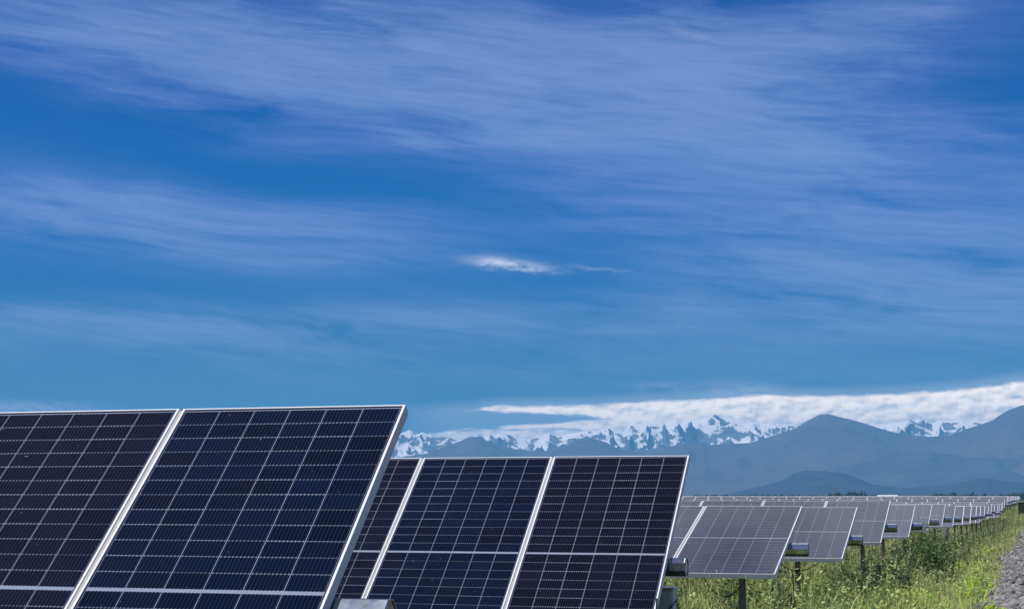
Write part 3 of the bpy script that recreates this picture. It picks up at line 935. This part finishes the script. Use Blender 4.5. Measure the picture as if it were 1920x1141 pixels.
def rock_mat(name, ca, cb_, snow=None, sc=0.004):
    m, b = material(name)
    p = texco('Object')
    n1 = noise(p, sc, 8, 0.62); n2 = noise(p, sc * 6, 6, .6)
    c = mixc((n1 * .6 + n2 * .4).ss(.4, .6), ca, cb_)
    if snow:
        g_ = N.nt.nodes.new('ShaderNodeNewGeometry'); nx_, ny_, nz_ = sep(N(g_.outputs['Normal']))
        _, _, z = sep(N(g_.outputs['Position']))
        qx, qy, qz = sep(p); q1 = noise(vec(qx * .0075 + qz * .0085, qy * .0030, qz * .0075 - qx * .0030), 1.25, 9, .62, 2.0, 0.35)
        s = (z - snow[0]) * (1 / snow[1]) + (q1 - .5) * 5.0 + (nz_ - snow[2]) * 1.6 - nx_ * 0.5  # right-facing slopes lose snow, which paints in their shaded side
        c = mixc(s.ss(-.08, .20), c, (0.68, 0.66, 0.66))
    setin(b, Base_Color=c, Roughness=0.9, Specular_IOR_Level=0.05)
    bump(b, n2, 0.5, 15)
    return m


SNOW = [(-3000, 934), (-900, 850), (300, 835), (700, 828), (739, 822), (751, 811), (768, 805), (782, 813), (790, 809), (814, 817), (845, 820), (857, 825), (895, 815), (907, 817), (926, 813),
        (951, 811), (970, 819), (989, 822), (1010, 820), (1029, 810), (1045, 817), (1073, 811), (1101, 808), (1125, 806), (1142, 801), (1151, 809), (1170, 808), (1179, 797), (1207, 792), (1251, 791),
        (1270, 782), (1282, 790), (1298, 787), (1319, 785), (1340, 777), (1364, 783), (1387, 785), (1406, 791), (1429, 794), (1445, 792), (1481, 798), (1520, 806), (1600, 802),
        (1636, 797), (1665, 798), (1700, 792), (1729, 788), (1752, 797), (1765, 791), (1797, 792), (1823, 794), (1849, 795), (1920, 790), (2200, 790), (2900, 830), (3800, 890), (5200, 934)]
RIDGE = [(-5000, 934), (-2800, 890), (-1200, 868), (300, 862), (740, 858), (800, 848), (861, 825), (879, 817), (895, 816), (914, 824), (939, 834), (970, 841), (1017, 844), (1050, 838), (1082, 826), (1107, 820), (1136, 827),
         (1164, 841), (1189, 844), (1251, 838), (1282, 829), (1320, 828), (1332, 832), (1358, 831), (1407, 829), (1445, 818), (1494, 803), (1520, 787), (1539, 777.5), (1555, 776), (1574, 781),
         (1623, 794), (1655, 805), (1697, 816), (1746, 820), (1784, 817), (1817, 806), (1865, 792), (1891, 777), (1920, 766), (2050, 745), (2300, 760), (3000, 850), (4200, 905), (6500, 934)]
MID = [(900, 934), (1250, 930), (1400, 912), (1480, 895), (1545, 881), (1600, 871), (1652, 863), (1691, 861), (1713, 852), (1746, 848), (1784, 852), (1817, 858), (1865, 858), (1920, 861), (2100, 850), (2900, 900), (3800, 934)]
LOW = [(1200, 934), (1330, 931), (1370, 924), (1407, 915), (1461, 903), (1487, 888), (1507, 881.5), (1545, 881), (1584, 887), (1610, 897), (1636, 907), (1687, 914), (1752, 911), (1784, 907),
       (1823, 900), (1849, 895), (1875, 901), (1920, 903), (2050, 905), (2500, 925), (3000, 935)]
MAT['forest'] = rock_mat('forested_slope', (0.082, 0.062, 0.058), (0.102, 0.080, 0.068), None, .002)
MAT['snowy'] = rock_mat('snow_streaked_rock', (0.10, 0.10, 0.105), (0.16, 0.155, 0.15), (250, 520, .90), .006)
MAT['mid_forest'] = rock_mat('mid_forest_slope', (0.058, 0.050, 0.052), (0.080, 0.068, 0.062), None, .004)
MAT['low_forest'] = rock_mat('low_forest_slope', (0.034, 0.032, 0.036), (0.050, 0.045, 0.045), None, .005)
DS, DR, DM, DL = 11000, 9900, 8600, 6800
o = link('snowy_mountains', range_mesh('snowy_mountains', SNOW, DS, 1500, az(-3000), az(5200), 3600, 150, .0006, .40, .030, 3.3, 1.0, 26), None, [MAT['snowy']]); tag(o, kind='structure')
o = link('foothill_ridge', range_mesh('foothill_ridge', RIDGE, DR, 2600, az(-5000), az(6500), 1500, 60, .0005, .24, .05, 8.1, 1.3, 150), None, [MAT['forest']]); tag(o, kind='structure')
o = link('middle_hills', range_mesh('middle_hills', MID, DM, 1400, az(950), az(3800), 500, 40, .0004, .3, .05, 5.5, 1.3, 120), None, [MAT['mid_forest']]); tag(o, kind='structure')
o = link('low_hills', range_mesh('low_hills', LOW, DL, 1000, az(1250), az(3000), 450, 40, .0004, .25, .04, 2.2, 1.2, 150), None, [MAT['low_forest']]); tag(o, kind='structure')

# ------------------------------------------------------------------ trees on the horizon
m, b = material('bark'); MAT['bark'] = m
setin(b, Base_Color=mixc(noise(texco('Object'), 3, 5), (0.05, 0.04, 0.03), (0.11, 0.09, 0.07)), Roughness=.95)
MAT['tree'] = leaf_material('dark_tree_leaf', (0.020, 0.042, 0.016), (0.045, 0.075, 0.025), (0.03, 0.055, 0.02), .2)


def crown_mesh(Hh, R, n, conic, seed):
    r = np.random.default_rng(seed)
    nb = 9
    if conic: bc = np.stack([r.normal(0, R * .18, nb), r.normal(0, R * .18, nb), np.linspace(.18, .98, nb) * Hh], -1); br = R * (1.05 - np.linspace(.18, .98, nb)) * 1.0
    else: bc = np.stack([r.uniform(-.62, .62, nb) * R, r.uniform(-.62, .62, nb) * R, r.uniform(.3, .82, nb) * Hh], -1); br = R * r.uniform(.4, .68, nb)
    k = r.integers(0, nb, n); d = r.normal(size=(n, 3)); d /= np.linalg.norm(d, axis=1)[:, None]
    P = bc[k] + d * (br[k] * r.uniform(.55, 1.08, n) ** .5)[:, None] * np.array([1, 1, .85]); P[:, 2] = np.maximum(P[:, 2], .06 * Hh)
    s = r.uniform(.25, .6, n) * Hh / 11
    a = r.normal(size=(n, 3)); a /= np.linalg.norm(a, axis=1)[:, None]; bb = np.cross(a, d); bb /= np.linalg.norm(bb, axis=1)[:, None]
    V = np.stack([P + a * s[:, None], P - a * s[:, None] * .5 + bb * s[:, None] * .8, P - a * s[:, None] * .5 - bb * s[:, None] * .8], 1).reshape(-1, 3)
    me = np_mesh('crown', V, np.arange(3 * n).reshape(-1, 3)); me.materials.append(MAT['tree']); return me


def tree(px, D, top_px, wpx, conic, seed, lab):
    a_ = az(px); x, y = math.sin(a_) * D, math.cos(a_) * D
    Hh = (933 - top_px) * D / F_PX + HC; R = wpx * D / F_PX / 2
    r = empty('tree', (x, y, -0.6)); tag(r, lab, 'tree', 'trees on the horizon'); Hh += .6
    link('crown', crown_mesh(Hh, R, 900, conic, seed), r)
    mb = MB(); mb.tube([(0, 0, 0), (0.1, 0, Hh * .3), (0, .15, Hh * .62)], [Hh * .028, Hh * .02, Hh * .008], 7)
    for q in range(4):
        an = q * 1.6 + seed; mb.tube([(0, 0, Hh * .28), (math.cos(an) * R * .3, math.sin(an) * R * .3, Hh * .45), (math.cos(an) * R * .55, math.sin(an) * R * .55, Hh * .6)], [Hh * .013, Hh * .009, Hh * .004], 5)
    link('trunk', mb.mesh('trunk'), r, [MAT['bark']])


TREES = [(1529, 927.5, 9, 0, 'tiny low tree at the left end of the horizon trees'), (1538, 928, 9, 0, 'second tiny low tree, just right of the leftmost one'),
         (1554, 922.5, 8, 0, 'dark tree left of the pylon'), (1560, 924, 10, 0, 'dark tree right below the pylon'), (1569, 922.7, 13, 0, 'wide dark tree right of the pylon'), (1577, 925, 9, 0, 'small dark tree closing the clump by the pylon'),
         (1589, 923.5, 10, 0, 'leftmost tree of the larger horizon clump'), (1596, 921.4, 13, 0, 'broad tree in the left middle of the larger clump'), (1606, 921.6, 13, 0, 'broad tree in the middle of the larger clump'),
         (1615, 919.8, 9, 1, 'tallest pointed tree of the larger clump'), (1622, 921, 8, 1, 'pointed tree at the right end of the larger clump'), (1632, 928, 7, 0, 'tiny bush right of the larger clump'),
         (1643, 928.5, 8, 0, 'tiny bush touching the white roof'),
         (1752, 924.5, 12, 0, 'low rounded tree past the dark shed'), (1764, 924, 13, 0, 'second low rounded tree past the dark shed'), (1774, 925, 11, 0, 'third low rounded tree past the dark shed'), (1787, 921, 10, 0, 'lone upright tree between two low groups'),
         (1815, 925.5, 9, 0, 'small tree left of the pointed one'), (1823, 921.8, 10, 1, 'pointed tree standing over the panel rows'), (1829, 924.5, 8, 0, 'small tree right of the pointed one'),
         (1866, 927, 12, 0, 'low tree left over the far right rows'), (1877, 926.5, 12, 0, 'low tree right over the far right rows'), (1903, 923, 14, 0, 'tree left of the big rounded one at the right edge'), (1913, 919.8, 18, 0, 'big rounded tree at the right edge'), (1930, 921, 18, 0, 'rounded tree just past the right edge')]
for i, (px, ty, w, cn, lab) in enumerate(TREES): tree(px, 1500 + rnd.uniform(-100, 100), ty, w * 1.15, cn, i + 5, lab)
# low hedge reading as one mass along the horizon
hn = 2600
ha = rng.uniform(az(1300), az(2050), hn * 6); hD = rng.uniform(1650, 1750, hn * 6)
hz = rng.uniform(0, 1, hn * 6) * (4.3 + 1.6 * pnoise(ha * 420, ha * 0 + 2) + 1.1 * pnoise(ha * 1600, ha * 0 + 5))
P = np.stack([np.sin(ha) * hD, np.cos(ha) * hD, hz - .6], -1)
V, T = blades(P, rng.uniform(1, 2, len(ha)), rng.uniform(1.2, 2.4, len(ha)), rng.uniform(.2, 1, len(ha)), rng.uniform(0, 6.28, len(ha)))
hd_ = link('hedge', np_mesh('hedge', V, T), None, [MAT['tree']]); tag(hd_, 'thin dark tree line far off along the horizon', 'hedge', kind='stuff')

# pylon
D = 1480; a_ = az(1562.5); Hp = (933 - 911.5) * D / F_PX + HC + .6
py_ = empty('pylon', (math.sin(a_) * D, math.cos(a_) * D, -.6)); tag(py_, 'thin lattice pylon rising out of the dark trees', 'pylon')
mb = MB(); w0, w1 = 1.0, .4
for sx in (-1, 1):
    for sy in (-1, 1): mb.tube([(sx * w0, sy * w0, 0), (sx * w1, sy * w1, Hp)], .12, 4)
n = 7
for i in range(n):
    za, zb = Hp * i / n, Hp * (i + 1) / n; wa, wb = w0 + (w1 - w0) * i / n, w0 + (w1 - w0) * (i + 1) / n
    for s in (-1, 1):
        mb.tube([(-wa, s * wa, za), (wb, s * wb, zb)], .09, 4); mb.tube([(wa, s * wa, za), (-wb, s * wb, zb)], .09, 4)
        mb.tube([(s * wa, -wa, za), (s * wb, wb, zb)], .09, 4)
link('mast', mb.mesh('mast'), py_, [MAT['post']])
mb = MB(); mb.tube([(-1.9, 0, Hp - .3), (1.9, 0, Hp - .3)], .12, 4); mb.tube([(-1.3, 0, Hp - 1.6), (1.3, 0, Hp - 1.6)], .1, 4)
link('cross_arm', mb.mesh('cross_arm'), py_, [MAT['post']])

# sheds
m, b = material('white_roof_sheet'); MAT['wroof'] = m
setin(b, Base_Color=mixc(noise(texco('Object'), .5, 4), (0.40, 0.42, 0.45), (0.5, 0.51, 0.53)), Roughness=.5)
m, b = material('dark_roof_sheet'); MAT['droof'] = m
setin(b, Base_Color=mixc(noise(texco('Object'), .5, 4), (0.03, 0.035, 0.045), (0.06, 0.065, 0.07)), Roughness=.6)


def shed(x0, x1, ytop, D, lab, rm):
    a0, a1 = az(x0), az(x1); c = (a0 + a1) / 2; Wd = (a1 - a0) * D; Hh = (933 - ytop) * D / F_PX + HC + .6
    r = empty('shed', (math.sin(c) * D, math.cos(c) * D, -.6), -c); tag(r, lab, 'shed')
    mb = MB(); mb.box(-Wd / 2 + .4, Wd / 2 - .4, -6, 6, 0, Hh - 1.3); link('wall', mb.mesh('wall'), r, [MAT['droof']])
    bm = bmesh.new(); prof_ = [(-6.8, Hh - 1.35), (0, Hh - .1), (6.8, Hh - 1.35), (6.8, Hh - 1.2), (0, Hh + .05), (-6.8, Hh - 1.2)]
    A1 = [bm.verts.new((-Wd / 2, y, z)) for y, z in prof_]; B1 = [bm.verts.new((Wd / 2, y, z)) for y, z in prof_]
    for k in range(6): bm.faces.new((A1[k], A1[(k + 1) % 6], B1[(k + 1) % 6], B1[k]))
    bm.faces.new(A1[::-1]); bm.faces.new(B1); bmesh.ops.recalc_face_normals(bm, faces=bm.faces)
    me = bpy.data.meshes.new('roof'); bm.to_mesh(me); bm.free(); link('roof', me, r, [rm])
    for q in range(int(Wd // 12)):
        mb = MB(); mb.box(-Wd / 2 + 4 + q * 12, -Wd / 2 + 8 + q * 12, -6.06, -6.002, .5, 3.2); link('door', mb.mesh('door'), r, [MAT['post']])


shed(1645, 1683, 927.3, 1350, 'long low shed with a white roof on the horizon right of the trees', MAT['wroof'])
shed(1684, 1745, 927.6, 1370, 'long low shed with a dark roof on the horizon beside the white roofed one', MAT['droof'])

# ------------------------------------------------------------------ haze: one box of even air
m = bpy.data.materials.new('haze_air'); m.use_nodes = True; nt = m.node_tree; nt.nodes.clear()
out = nt.nodes.new('ShaderNodeOutputMaterial'); pv = nt.nodes.new('ShaderNodeVolumePrincipled')
pv.inputs['Color'].default_value = (0.115, 0.53, 0.98, 1); pv.inputs['Density'].default_value = 1 / 11000; pv.inputs['Anisotropy'].default_value = 0.0
nt.links.new(pv.outputs[0], out.inputs['Volume'])
mb = MB(); mb.box(-34000, 34000, -13000, 30000, -3.0, 760)
hz_o = link('haze', mb.mesh('haze'), None, [m]); tag(hz_o, kind='stuff')
tag(hz_o, 'pale blue air between the field and the mountains', 'haze')
